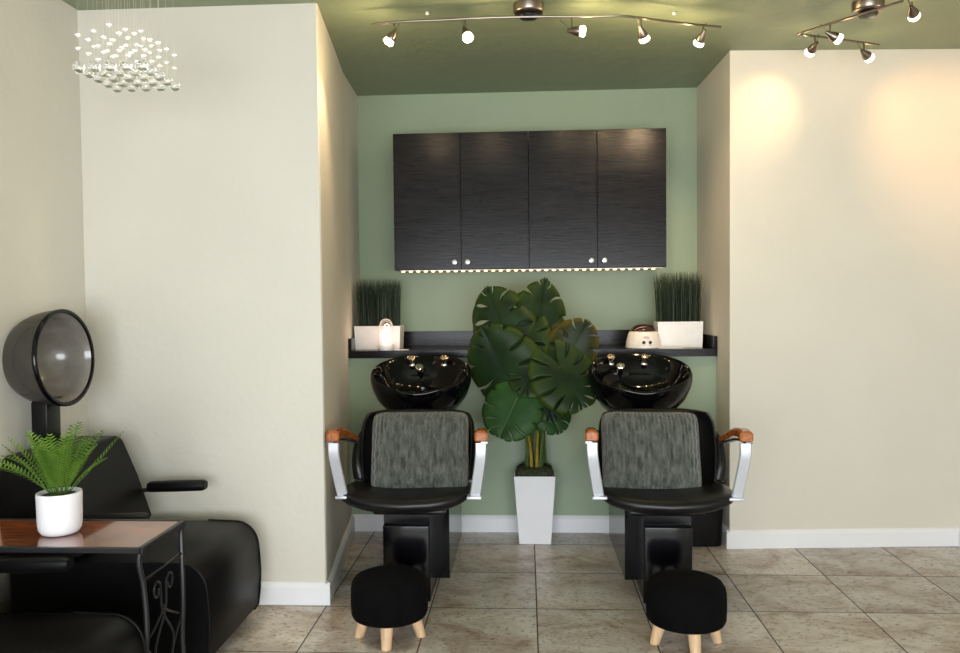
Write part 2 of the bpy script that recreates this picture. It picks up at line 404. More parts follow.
# ------------------------------------------------------------------ wall cabinets
YC = 4.64; zb = at(395, 270.5, YC).z; ztop = at(395, 133.5, YC).z
x0 = at(393.5, 200, YC).x; x1 = at(666.5, 200, YC).x; xm = (x0 + x1) / 2
def cabinet(xa, xb, label):
    t = thing('wall_cabinet', label, 'cabinet', ((xa + xb) / 2, YC, zb), 0, 'dark wall cabinets in the alcove')
    wd = xb - xa
    b = B(); box(b, (-wd / 2 + 0.001, 0.019, 0), (wd / 2 - 0.001, YB - YC - 0.001, ztop - zb)); mesh_obj('body', b, DARKWOOD, t, False)
    for s in (-1, 1):
        b = B(); lo, hi = ((-wd / 2 + 0.001, -0.0015) if s < 0 else (0.0015, wd / 2 - 0.001))
        box(b, (lo, 0, 0.003), (hi, 0.018, ztop - zb - 0.002), 0.0012, 1); d = mesh_obj('door', b, DARKWOOD, t, False)
        b = B(); lathe(b, [(0, 0), (0.007, 0), (0.006, 0.012), (0.013, 0.018), (0.015, 0.025), (0.011, 0.031), (0, 0.033)], 20, axis_mat((s * 0.037, 0, 0.042), (0, -1, 0)))
        mesh_obj('knob', b, WHITEKNOB, d)
    return t
WHITEKNOB = mat('clear_white_knob', (0.85, 0.88, 0.95), 0.08, metal=0.3)
cabinet(x0, xm, 'dark woodgrain two-door wall cabinet on the left, above the left basin')
cabinet(xm, x1, 'dark woodgrain two-door wall cabinet on the right, above the right basin')

# LED strip beneath the cabinets
t = thing('light_strip', 'string of warm little lights along the underside of the dark cabinets', 'light strip', (xm, YC + 0.012, zb))
b = B(); box(b, (x0 - xm + 0.035, -0.007, -0.004), (x1 - xm - 0.02, 0.007, -0.0005)); mesh_obj('tape', b, WHITEPL, t, False)
xs = x0 + 0.05; led0 = None; k = 0
while xs < x1 - 0.03:
    b = None
    if led0 is None:
        b = B(); sphere(b, (0, 0, 0), 0.006, 2, (1.9, 0.9, 0.7)); led0 = mesh_obj('led', b, LED, t); c = led0
    else: c = led0.copy(); link(c)
    c.location = (xs - xm, 0, -0.008); xs += 0.0432; k += 1
for i in range(5):
    light('strip_glow', 'AREA', (x0 + (i + 0.5) * (x1 - x0) / 5, YC + 0.02, zb - 0.014), 0.22, (1, 0.72, 0.42), (x0 + (i + 0.5) * (x1 - x0) / 5, YC + 0.12, 0.9), shape='RECTANGLE', size=0.28, size_y=0.01)

# ------------------------------------------------------------------ grass planters
def planter(cx, cy, wx, dy, hh, gw, gh, label, seed, rz=0):
    t = thing('grass_planter', label, 'potted plant', (cx, cy, zt), rz, 'grass planters on the worktop')
    q = 0.006
    b = B(); a = lambda f, z: [Vector((sx * wx / 2 * f, sy * dy / 2 * f, z)) for sx, sy in ((-1, -1), (1, -1), (1, 1), (-1, 1))]
    rs = [a(0.96, 0), a(1, hh), [Vector((p.x - math.copysign(q, p.x), p.y - math.copysign(q, p.y), hh)) for p in a(1, hh)], [Vector((p.x * .93, p.y * .9, hh - 0.015)) for p in a(1, hh)]]
    rings(b, rs); mesh_obj('pot', b, WHITEPL, t, False)
    b = B(); rr = random.Random(seed)
    for i in range(900):
        bx, by = rr.uniform(-gw / 2, gw / 2), rr.uniform(-dy / 2 + 0.014, dy / 2 - 0.014)
        bx *= 0.92; hgt = gh * rr.uniform(0.80, 1.0); lx, ly = rr.gauss(0, 0.008) + bx * 0.09, rr.gauss(0, 0.006)
        if rr.random() < 0.06: lx *= 2.2
        an = rr.uniform(0, math.pi); wv = 0.0016
        dx, dy_ = math.cos(an) * wv, math.sin(an) * wv; pr = None
        for j in range(4):
            f = j / 3; w_ = 1 - f ** 2 * 0.85
            p = Vector((bx + lx * f * f, by + ly * f * f, hh - 0.015 + hgt * f))
            cur = (b.verts.new(p + Vector((dx, dy_, 0)) * w_), b.verts.new(p - Vector((dx, dy_, 0)) * w_))
            if pr: b.faces.new((pr[0], pr[1], cur[1], cur[0]))
            pr = cur
    g = mesh_obj('grass', b, GRASS, t); g['kind'] = 'stuff'
    return t
pl = at(358, 346, 4.70); pr_ = at(402, 346, 4.70)
planter((at(354.5, 340, 4.74).x + at(402, 340, 4.70).x) / 2 + 0.0, 4.77, at(402, 340, 4.7).x - at(356, 340, 4.7).x, 0.15, 0.137, 0.255, 0.295,
        'white box planter of tall dark grass on the worktop, left corner beside the glowing lamp', 1)
planter((at(655.5, 340, 4.7).x + at(701, 340, 4.7).x) / 2 + 0.012, 4.77, at(701.5, 340, 4.7).x - at(656, 340, 4.7).x, 0.15, 0.148, 0.255, 0.305,
        'white box planter of tall dark grass on the worktop, right corner beside the wax warmer', 2)

# glowing lamp
p = at(386.3, 350, 4.62); p.z = zt
t = thing('table_lamp', 'small glowing glass dome lamp on a white base, standing before the left planter', 'lamp', p)
b = B(); lathe(b, [(0, 0), (0.042, 0), (0.044, 0.004), (0.044, 0.028), (0.040, 0.033), (0, 0.033)], 32); mesh_obj('base', b, WHITEPL, t)
b = B(); lathe(b, [(0.040, 0.033), (0.041, 0.12), (0.039, 0.145), (0.030, 0.168), (0.016, 0.179), (0.001, 0.182)], 32, cap=False); mesh_obj('glass_dome', b, THINGLASS, t)
b = B(); lathe(b, [(0, 0.035), (0.021, 0.036), (0.025, 0.06), (0.025, 0.105), (0.016, 0.120), (0, 0.123)], 24); mesh_obj('bulb', b, CANDLE, t)
b = B(); tube(b, [(0.012, 0, 0.124), (0.018, 0, 0.140), (0.006, 0, 0.150), (-0.008, 0, 0.142), (-0.004, 0, 0.130)], 0.0022, 6); mesh_obj('filament', b, emis('lit_filament', (1, 0.6, 0.4), 5), t)
light('table_lamp_light', 'POINT', p + Vector((0, -0.05, 0.09)), 0.22, (1.0, 0.66, 0.48), shadow_soft_size=0.03)

# wax warmer
p = at(643.5, 347, 4.68); p.z = zt
t = thing('wax_warmer', 'white wax warmer pot with a dark domed lid, left of the right planter', 'wax warmer', p)
b = B(); lathe(b, [(0, 0), (0.096, 0), (0.101, 0.004), (0.098, 0.035), (0.087, 0.078), (0.080, 0.092), (0.072, 0.097), (0.06, 0.098), (0, 0.098)], 40); bo = mesh_obj('body', b, mat('cream_white_plastic', (0.80, 0.76, 0.70), 0.3), t)
b = B(); lathe(b, [(0.076, 0.0975), (0.075, 0.104), (0.062, 0.122), (0.040, 0.134), (0.015, 0.139), (0, 0.140)], 40); mesh_obj('lid', b, DARKLID, t)
for s in (-1, 1):
    b = B(); lathe(b, [(0, 0), (0.009, 0), (0.009, 0.006), (0.007, 0.009), (0, 0.009)], 16, axis_mat((s * 0.018 + 0.006, -0.0965, 0.036), (0, -1, 0.15))); mesh_obj('dial', b, PLASTIC, t)
b = B(); tube(b, [(0.004 + 0.014 * math.sin(a_), -0.092, 0.064 + 0.004 * math.cos(a_)) for a_ in [i * math.pi / 4 for i in range(9)]], 0.0012, 6); mesh_obj('emblem', b, mat('faded_red_print', (0.45, 0.12, 0.08), 0.5), t)
# paper card lying in front of each planter
for px_, lab in ((398, 'thin white card lying flat on the worktop in front of the left planter'), (672, 'thin white card lying flat on the worktop in front of the right planter')):
    p = at(px_, 349, 4.62); b = B(); box(b, (-0.09 if px_ > 500 else -0.03, -0.02, 0.0005), (0.06, 0.02, 0.0035)); c = mesh_obj('paper_card', b, WHITEPL, None, False)
    c.location = (p.x, 4.635, zt); tag(c, lab, 'card', 'cards on the worktop')

# ------------------------------------------------------------------ shampoo basins
def make_basin(loc, label, tx):
    t = thing('shampoo_basin', label, 'basin', loc, 0, 'black shampoo basins')
    zc = at(421.5, 373.5, 4.2).z
    M = Matrix.Translation((0, 0, zc)) @ Matrix.Rotation(R(19), 4, 'X')
    N = 64; rs = []
    #   (scale outward, z)  outer wall bottom -> rim -> inner
    prof = [(0.40, -0.215), (0.56, -0.205), (0.78, -0.165), (0.93, -0.105), (0.995, -0.05), (1.01, -0.015), (1.0, 0.004), (0.985, 0.014), (0.955, 0.016), (0.925, 0.006),
            (0.88, -0.025), (0.78, -0.075), (0.60, -0.120), (0.35, -0.140), (0.12, -0.146), (0.02, -0.147)]
    for s, z in prof:
        ring = []
        for j in range(N):
            a = 2 * math.pi * j / N; c, sn = math.cos(a), math.sin(a)
            x = 0.262 * s * math.copysign(abs(c) ** 0.88, c); y = 0.225 * s * math.copysign(abs(sn) ** 0.95, sn)
            zz = z
            if s > 0.85: zz -= 0.022 * math.exp(-(x / 0.10) ** 2) * (1 if sn < 0 else 0)     # neck rest dip
            if s < 0.9 and sn > 0 and z < -0.02 and len(rs) > 9: y *= 0.80
            ring.append(M @ Vector((x, y, zz)))
        rs.append(ring)
    b = B(); rings(b, rs); bowl = mesh_obj('bowl', b, CERAMIC, t, ang=80)
    b = B(); lathe(b, [(0, 0.0), (0.026, 0.0), (0.026, 0.004), (0.016, 0.006), (0, 0.004)], 20, M @ Matrix.Translation((0, -0.01, -0.146))); mesh_obj('drain', b, CHROME, bowl)
    for s in (-1, 1):
        k = 'tap'
        Mt = M @ Matrix.Translation((s * 0.088 + tx, 0.158, -0.012)) @ Matrix.Rotation(R(12), 4, 'X')
        b = B(); lathe(b, [(0, -0.03), (0.018, -0.03), (0.019, -0.005), (0.012, 0.002), (0.010, 0.022), (0.0, 0.023)], 20, Mt); tp = mesh_obj('tap', b, CHROME, t)
        b = B(); lathe(b, [(0, 0.022), (0.014, 0.022), (0.021, 0.030), (0.021, 0.040), (0.013, 0.047), (0, 0.048)], 20, Mt); mesh_obj('tap_knob', b, BRASSKNOB, tp)
    Ms = M @ Matrix.Translation((tx - 0.042, 0.120, -0.035))
    b = B(); lathe(b, [(0, -0.03), (0.017, -0.03), (0.018, 0.012), (0.021, 0.022), (0.021, 0.030), (0.014, 0.032), (0, 0.028)], 20, Ms @ Matrix.Rotation(R(25), 4, 'X')); mesh_obj('spray_head', b, CHROME, t)
    b = B(); tube(b, [Ms @ Vector(q) for q in ((0, 0, -0.02), (0.01, 0.0, -0.06), (0.05, -0.03, -0.085), (0.10, -0.06, -0.085), (0.12, -0.12, -0.07))], 0.006, 8); mesh_obj('hose', b, PANEL, t)
    # pedestal column and floor cabinet
    b = B()
    lathe(b, [(0.125, 0.38), (0.125, 0.52), (0.115, 0.62), (0.13, 0.70), (0.15, zc - 0.18)], 32, Matrix.Translation((0, 0.02, 0)), sx=1, sy=0.75); mesh_obj('pedestal', b, PANEL, t)
    cx = 0.025
    b = B(); 
    prof = [(-0.385, 0.0), (-0.385, 0.375), (-0.375, 0.385), (0.33, 0.385), (0.33, 0.0)]
    rs = [[Vector((cx + s * 0.152, y, z)) for y, z in prof] for s in (-1, 1)]
    rings(b, rs); mesh_obj('floor_cabinet', b, PANEL, t, False)
    b = B(); box(b, (cx - 0.130, -0.391, 0.02), (cx + 0.130, -0.386, 0.36)); mesh_obj('front_panel', b, PANEL, t, False)
    return t
BRASSKNOB = mat('polished_warm_metal', (0.86, 0.66, 0.48), 0.18, metal=1.0)
bx1 = at(421, 376, 4.2).x; bx2 = at(640, 376, 4.2).x
make_basin((bx1, 4.2, 0), 'black glossy shampoo basin with taps on the left, between left chair and green wall', 0.020)
rb = make_basin((bx2, 4.2, 0), 'black glossy shampoo basin with taps on the right, nearer the wax warmer', -0.045)

# ------------------------------------------------------------------ shampoo chairs
def make_chair(loc, label, rz=0, dx=0.0):
    t = thing('shampoo_chair', label, 'chair', loc, rz, 'black shampoo chairs')      # origin: centre x, seat front y
    def seatfn(p):
        f = max(0.0, -p.y / 0.24)
        s = p.x / 0.262
        p = Vector(p)
        p.y += 0.045 * s * s * max(0, -p.y / 0.24)        # rounded front
        p.z += 0.026 * abs(s) ** 2.2 - 0.010 * f - 0.075 * (p.y + 0.15)
        return p
    b = B(); superpad(b, 0.293, 0.225, 0.050, (dx, 0.232, 0.447), 5, 2.5, fn=seatfn); seat = mesh_obj('seat', b, LEATHER, t, ang=80)
    b = B(); box(b, (-0.16, 0.10, 0.387), (0.16, 0.40, 0.410), 0.008); mesh_obj('seat_frame', b, PLASTIC, t)
    # backrest: curved shell with forward wings, leaning back
    rs = []; nu, nv = 28, 14
    def backpt(u, v, off):
        # v 0..1 bottom to top
        wdt = 0.256 * (0.93 + 0.07 * math.sin(v * math.pi * 0.9))
        x = wdt * math.sin(u * 1.35) / math.sin(1.35); y = -0.13 * abs(u) ** 3.0
        if v > 0.8: x *= 1 - 0.09 * ((v - 0.8) / 0.2) ** 2.2
        y += 0.02 + 0.12 * v + off * (0.055 - 0.02 * abs(u)); x -= off * 0.02 * u * abs(u) ** 3 * -1
        z = 0.455 + 0.337 * v + (0.035 * abs(u) ** 4) * (1 - v) + 0.012 * (1 - u * u) * (v > .9) * 0
        return Vector((x, 0.40 + y, z))
    b = B(); loops = []
    for iv in range(nv + 1):
        v = iv / nv; e = math.sin(math.pi * min(1, max(0.0, (v * 1.0)))) if False else 1
        ring = []
        for iu in range(nu + 1): ring.append(backpt(-1 + 2 * iu / nu, v, 0))
        for iu in range(nu, -1, -1): ring.append(backpt(-1 + 2 * iu / nu, v, 1))
        loops.append(ring)
    rings(b, loops); bo = mesh_obj('backrest', b, LEATHER, t, ang=80)
    bv = bo.modifiers.new('bevel', 'BEVEL'); bv.width = 0.016; bv.segments = 4; bv.limit_method = 'ANGLE'; bv.angle_limit = R(50)
    # rolled wing bolsters
    for s in (-1, 1):
        b = B(); tube(b, [(s * 0.266, 0.345, 0.49), (s * 0.280, 0.350, 0.56), (s * 0.282, 0.385, 0.64), (s * 0.262, 0.425, 0.70)], 0.021, 12, r1=0.012, flat=1.4); mesh_obj('side_bolster', b, LEATHER, t)
    for s in (-1, 1):
        # wooden pad: front end blunt, tapering down towards the back
        P = [(s * 0.322, 0.045, 0.742), (s * 0.322, 0.10, 0.748), (s * 0.318, 0.20, 0.738), (s * 0.305, 0.32, 0.700), (s * 0.290, 0.42, 0.662)]
        Q = catmull(P, 6); rs = []
        for i, q in enumerate(Q):
            f = i / (len(Q) - 1); hw = 0.029 * (1 - 0.45 * f); hh = 0.023 * (1 - 0.5 * f)
            e = 0.72 if i == 0 else 1
            rs.append([q + Vector((hw * e * x, 0, hh * e * z)) for x, z in ((-1, -.7), (-.8, -1), (.8, -1), (1, -.7), (1, .45), (.6, 1), (-.6, 1), (-1, .45))])
        b = B(); rings(b, rs); mesh_obj('armrest', b, ORANGEWOOD, t, ang=30)
        b = B(); strip(b, [(s * 0.320, 0.062, 0.712), (s * 0.319, 0.060, 0.66), (s * 0.309, 0.072, 0.585), (s * 0.292, 0.092, 0.478)], 0.024, 0.009, (1, 0, 0))
        ps = mesh_obj('arm_post', b, SILVER, t, ang=50)
        b = B(); box(b, (s * 0.288 - 0.032, 0.065, 0.464), (s * 0.288 + 0.032, 0.125, 0.477), 0.004); mesh_obj('foot_flange', b, SILVER, ps)
        b = B(); strip(b, [(s * 0.335, 0.055, 0.714), (s * 0.322, 0.20, 0.706), (s * 0.30, 0.34, 0.668), (s * 0.262, 0.43, 0.650)], 0.015, 0.005, (1, 0, 0)); mesh_obj('arm_bracket', b, CHROMEDK, t, ang=50)
    # padded leg rest reaching the floor
    b = B(); rs = []
    prof = [(0.405, 0.0), (0.115, 0.0), (0.115, 0.386), (0.405, 0.386)]
    for x in (dx / 2 - 0.102, dx / 2 + 0.102): rs.append([Vector((x, y, z)) for y, z in prof])
    rings(b, rs); mesh_obj('leg_box', b, PANEL, t, False)
    b = B(); box(b, (dx / 2 - 0.104, 0.092, 0.012), (dx / 2 + 0.104, 0.114, 0.345), 0.009, 3); mesh_obj('leg_rest', b, PANEL, t, ang=50)
    b = B(); superpad(b, 0.115, 0.075, 0.010, (0, 0.20, 0.394), 6, 4, 40, 8); mesh_obj('leg_rest_hinge', b, PLASTIC, t, ang=80)
    return t
CHROMEDK = mat('dark_steel_bracket', (0.25, 0.26, 0.29), 0.3, metal=0.9)
cx1 = at(407.5, 470, 3.47).x; cx2 = at(667.5, 470, 3.47).x
make_chair((cx1, 3.40, 0), 'black shampoo chair with orange wood armrests on the left, beside the cream partition', 0, -0.026)
make_chair((cx2, 3.40, 0), 'black shampoo chair with orange wood armrests on the right, beside the cream wall', R(-1.5), 0.006)

# pillows
def pillow(loc, rx, ry, rz, hx, hz, label, seed):
    b = B(); n = 26; rr = random.Random(seed)
    vf = {}
    for side in (1, -1):
        for i in range(n + 1):
            for j in range(n + 1):
                u, v = -1 + 2 * i / n, -1 + 2 * j / n
                edge = i in (0, n) or j in (0, n)
                if edge and side < 0: vf[(side, i, j)] = vf[(1, i, j)]; continue
                th = 0.072 * (max(0, 1 - abs(u) ** 2.6) * max(0, 1 - abs(v) ** 2.6)) ** 0.48
                pin = 1 - 0.055 * (1 - u * u) * 0 
                cr = 1 - 0.075 * (u * v) ** 6; x = hx * u * cr * (1 - 0.015 * (1 - v * v)); z = hz * v * cr * (1 - 0.02 * (1 - u * u))
                wob = 0.004 * math.sin(5 * u + seed) * math.sin(4 * v + 2 * seed)
                vf[(side, i, j)] = b.verts.new((x, -side * (th + wob * (th > 0.01)), z))
    for side in (1, -1):
        for i in range(n):
            for j in range(n):
                f = (vf[(side, i, j)], vf[(side, i + 1, j)], vf[(side, i + 1, j + 1)], vf[(side, i, j + 1)])
                b.faces.new(f if side > 0 else f[::-1])
    o = mesh_obj('throw_pillow', b, CHENILLE, None, ang=80); o.location = loc; o.rotation_euler = (rx, ry, rz)
    tag(o, label, 'pillow', 'grey pillows on the shampoo chairs'); return o
pillow((at(418.5, 450, 3.62).x, 3.665, 0.636), R(-17), R(-0.5), 0, 0.226, 0.187, 'grey-green chenille pillow leaning in the left shampoo chair', 1)
pillow((at(652.5, 450, 3.62).x, 3.665, 0.634), R(-17), R(1.0), R(3), 0.224, 0.187, 'grey-green chenille pillow leaning in the right shampoo chair, beside the rounded black object', 2)

# round stools
def stool(loc, rz, label):
    t = thing('round_stool', label, 'stool', loc, rz, 'black round stools with birch legs')
    b = B(); prof = [(0.0, 0.085), (0.135, 0.086), (0.149, 0.092), (0.155, 0.105), (0.157, 0.15), (0.156, 0.20), (0.152, 0.222), (0.140, 0.240), (0.115, 0.250), (0.06, 0.256), (0, 0.257)]
    lathe(b, prof, 48, sx=0.97, sy=0.97); mesh_obj('seat', b, FELT, t, ang=80)
    for k in range(4):
        a = k * math.pi / 2 - math.pi / 2 + 0.05
        p0 = Vector((0.098 * math.cos(a), 0.098 * math.sin(a), 0.087)); p1 = Vector((0.122 * math.cos(a), 0.122 * math.sin(a), 0))
        b = B(); n = 16; rings(b, [[q + Vector((r * math.cos(2 * math.pi * j / n), r * math.sin(2 * math.pi * j / n), 0)) for j in range(n)] for q, r in ((p0, 0.026), (p1 + Vector((0, 0, .003)), 0.020), (p1, 0.017))])
        mesh_obj('leg', b, PALEWOOD, t)
    return t
ps = atz(391.5, 633, 0); stool((ps.x, 3.14, 0), 0, 'black round upholstered stool with birch legs before the left shampoo chair')
ps = atz(681.5, 633, 0); stool((ps.x, 3.12, 0), R(3), 'black round upholstered stool with birch legs before the right shampoo chair')

# unidentified black object in the alcove corner, built as a made-up rounded stand-in
t = thing('black_corner_object', 'unidentified black object with a rounded top in the corner behind the right chair', 'unidentified object', (0.928, 4.405, 0))
rs = []
for f, z in ((0.84, 0), (0.86, 0.01), (0.97, 0.30), (1.02, 0.34), (1.03, 0.37)):
    rs.append([Vector((0.125 * f * math.copysign(abs(math.cos(a)) ** 0.5, math.cos(a)), 0.085 * f * math.copysign(abs(math.sin(a)) ** 0.5, math.sin(a)), z)) for a in [2 * math.pi * j / 40 for j in range(40)]])
b = B(); rings(b, rs); mesh_obj('body', b, PLASTIC, t)
rs = []
for i in range(10):
    f = i / 9; c = 1.03 * math.cos(f * math.pi / 2 * 0.96) ** 0.65 + 0.02; c = min(c, 1.03)
    rs.append([Vector((0.125 * c * math.copysign(abs(math.cos(a)) ** 0.6, math.cos(a)), 0.085 * min(c, 1.05) * math.copysign(abs(math.sin(a)) ** 0.6, math.sin(a)), 0.365 + 0.235 * math.sin(f * math.pi / 2))) for a in [2 * math.pi * j / 40 for j in range(40)]])
b = B(); rings(b, rs); mesh_obj('lid', b, PLASTIC, t, ang=80)  # rounded upper half of the stand-in object

# ------------------------------------------------------------------ potted monstera
px0 = at(535, 541, 4.44); PX = px0.x; PY = 4.44
t = thing('potted_monstera', 'tall dark green split-leaf monstera in a tapered white pot between the two chairs', 'potted plant', (PX, PY, 0))
org = Vector((PX, PY, 0))
b = B(); ph = 0.375
sq = lambda h, z: [Vector((sx * h, sy * h, z)) for sx, sy in ((-1, -1), (1, -1), (1, 1), (-1, 1))]
rings(b, [sq(0.086, 0), sq(0.112, ph), sq(0.104, ph), sq(0.102, ph - 0.03)]); po = mesh_obj('pot', b, WHITEPOT, t, False)
bvm = po.modifiers.new('bevel', 'BEVEL'); bvm.width = 0.003; bvm.segments = 2
b = B(); rr = random.Random(4)
superpad(b, 0.101, 0.101, 0.036, (0, 0, ph + 0.008), 6, 2.2, 48, 10, fn=lambda p: p + Vector((0, 0, rr.uniform(-0.006, 0.006)))); mesh_obj('moss', b, SOIL, t)

def monstera_leaf(base, tip, nrm, width, m, lobes=6, slit=0.5, droop=0.12, seed=0, parent=None, holes=True):
    """base, tip in parent space; nrm approximate facing; width = full width"""
    base, tip = Vector(base), Vector(tip); L = (tip - base).length; d = (tip - base) / L
    n = Vector(nrm); n = (n - d * n.dot(d)).normalized(); s = d.cross(n)
    rr = random.Random(seed); b = B(); rim = b.verts.layers.float.new('rim')
    K = 6; S = 9
    def pt(side, f, q):
        # f along midrib 0..1, q outward 0..1.
        f_ = f; ang = R(150) * (1 - f_) ** 1.25 + R(14)
        mid = f_ * 0.97 * L * (0.97)
        # width envelope
        wv = width * 0.5 * (0.86 + 0.42 * math.sin(math.pi * min(1, f_ * 0.95 + 0.12)) - 0.70 * f_ ** 2.2)
        back = math.cos(ang) * wv * q
        out = math.sin(ang) * wv * q if f_ > 0.0 else wv * q * math.sin(ang)
        out = wv * q * max(0.06, math.sin(min(ang, R(165))))
        z = -droop * L * ((q * out / max(wv, 1e-4)) ** 2 * 0.9 + (f_ - 0.35) ** 2 * 0.9) + 0.035 * L * (out / (width * .5 + 1e-5)) * (1 - q)
        return base + d * (mid + back * 0.9) + s * side * out + n * z
    for side in (-1, 1):
        for lb in range(lobes):
            f0, f1 = lb / lobes, (lb + 1) / lobes
            grid = []
            cut = slit * rr.uniform(0.8, 1.15); hole = holes and 0 < lb < lobes - 1 and rr.random() < 0.45
            for i in range(K + 1):
                e = i / K; row = []
                for j in range(S + 1):
                    q = j / S
                    open_ = max(0.0, (q - (1 - cut)) / cut) if q > 1 - cut else 0
                    if hole: open_ = max(0.0, math.sin(math.pi * (q - 0.42) / 0.46)) if 0.42 < q < 0.88 else 0
                    g = 0.13 * (0.25 + 0.65 * open_) if open_ > 0 else 0     # gap each side of a lobe
                    ee = 0.5 + (e - 0.5) * (1 - 2 * g * (0 if open_ <= 0 else 1)) if open_ > 0 else e
                    f = f0 + (f1 - f0) * ee
                    qq = q * (1 - 0.035 * abs(2 * e - 1) ** 3 * (q > 0.9))
                    v = b.verts.new(pt(side, f, qq)); v[rim] = q
                    row.append(v)
                grid.append(row)
            for i in range(K):
                for j in range(S): 
                    b.faces.new((grid[i][j], grid[i + 1][j], grid[i + 1][j + 1], grid[i][j + 1]))
            # small holes by the midrib
            if holes and 1 <= lb <= lobes - 2 and rr.random() < 0.6:
                pass
    bmesh.ops.remove_doubles(b, verts=b.verts, dist=0.0008)
    lf = mesh_obj('leaf', b, m, parent, ang=80)
    sm = lf.modifiers.new('thick', 'SOLIDIFY'); sm.thickness = 0.0012
    vb = B(); mid = [base + d * (f * 0.95 * L) + n * (-droop * L * (f - 0.35) ** 2 * 0.9 + 0.002) for f in [i / 10 for i in range(11)]]
    tube(vb, mid, 0.0032, 6, k=2, r1=0.0008); mesh_obj('midrib', vb, STEM if m is LEAFB else LEAFD, lf)
    return lf
def P3(px, py, Y): return at(px, py, Y) - org
LEAVES = [  # base px, tip px (with depths), width m, material, normal, lobes, slit
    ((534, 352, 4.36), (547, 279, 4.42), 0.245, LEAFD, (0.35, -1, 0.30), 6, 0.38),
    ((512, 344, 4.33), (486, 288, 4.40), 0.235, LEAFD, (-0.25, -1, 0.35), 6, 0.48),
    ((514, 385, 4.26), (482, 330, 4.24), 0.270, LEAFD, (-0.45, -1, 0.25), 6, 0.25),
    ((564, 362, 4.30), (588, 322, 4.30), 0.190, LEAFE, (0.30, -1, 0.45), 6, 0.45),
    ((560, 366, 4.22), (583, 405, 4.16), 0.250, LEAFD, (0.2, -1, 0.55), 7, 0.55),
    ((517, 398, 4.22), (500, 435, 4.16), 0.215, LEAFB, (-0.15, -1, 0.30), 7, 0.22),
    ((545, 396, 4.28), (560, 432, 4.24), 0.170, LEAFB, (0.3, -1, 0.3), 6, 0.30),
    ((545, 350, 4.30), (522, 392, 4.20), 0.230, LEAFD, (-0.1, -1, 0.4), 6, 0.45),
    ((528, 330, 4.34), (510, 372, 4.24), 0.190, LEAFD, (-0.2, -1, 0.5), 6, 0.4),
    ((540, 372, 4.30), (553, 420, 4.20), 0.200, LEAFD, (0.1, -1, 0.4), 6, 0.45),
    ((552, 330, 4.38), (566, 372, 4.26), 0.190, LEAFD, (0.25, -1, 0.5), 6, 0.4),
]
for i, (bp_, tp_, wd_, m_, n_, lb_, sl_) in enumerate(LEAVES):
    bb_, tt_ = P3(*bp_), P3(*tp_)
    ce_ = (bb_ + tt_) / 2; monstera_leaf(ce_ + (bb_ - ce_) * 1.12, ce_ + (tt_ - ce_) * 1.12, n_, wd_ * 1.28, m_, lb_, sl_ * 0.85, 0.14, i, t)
    a = R(i * 47); r0 = 0.03 + 0.012 * (i % 3)
    st = Vector((r0 * math.cos(a) * 1.2, r0 * math.sin(a), ph + 0.02))
    g = B(); md = (st + bb_) / 2 + Vector(((st.x - bb_.x) * 0.25, 0.02, 0.05))
    tube(g, [st, st + (md - st) * 0.5 + Vector((0, 0, 0.05)), md, bb_], 0.0075, 8, r1=0.0035); mesh_obj('stem', g, STEM, t)
for i, (sx_, tx_) in enumerate(((-0.016, -0.035), (0.012, 0.020), (0.030, 0.05))):
    g = B(); tube(g, [(sx_, -0.045, ph + 0.02), (sx_ * 1.2, -0.05, ph + 0.12), (tx_, -0.06, ph + 0.24)], 0.011, 8, r1=0.006); mesh_obj('stem', g, YSTEM if i < 2 else STEM, t)

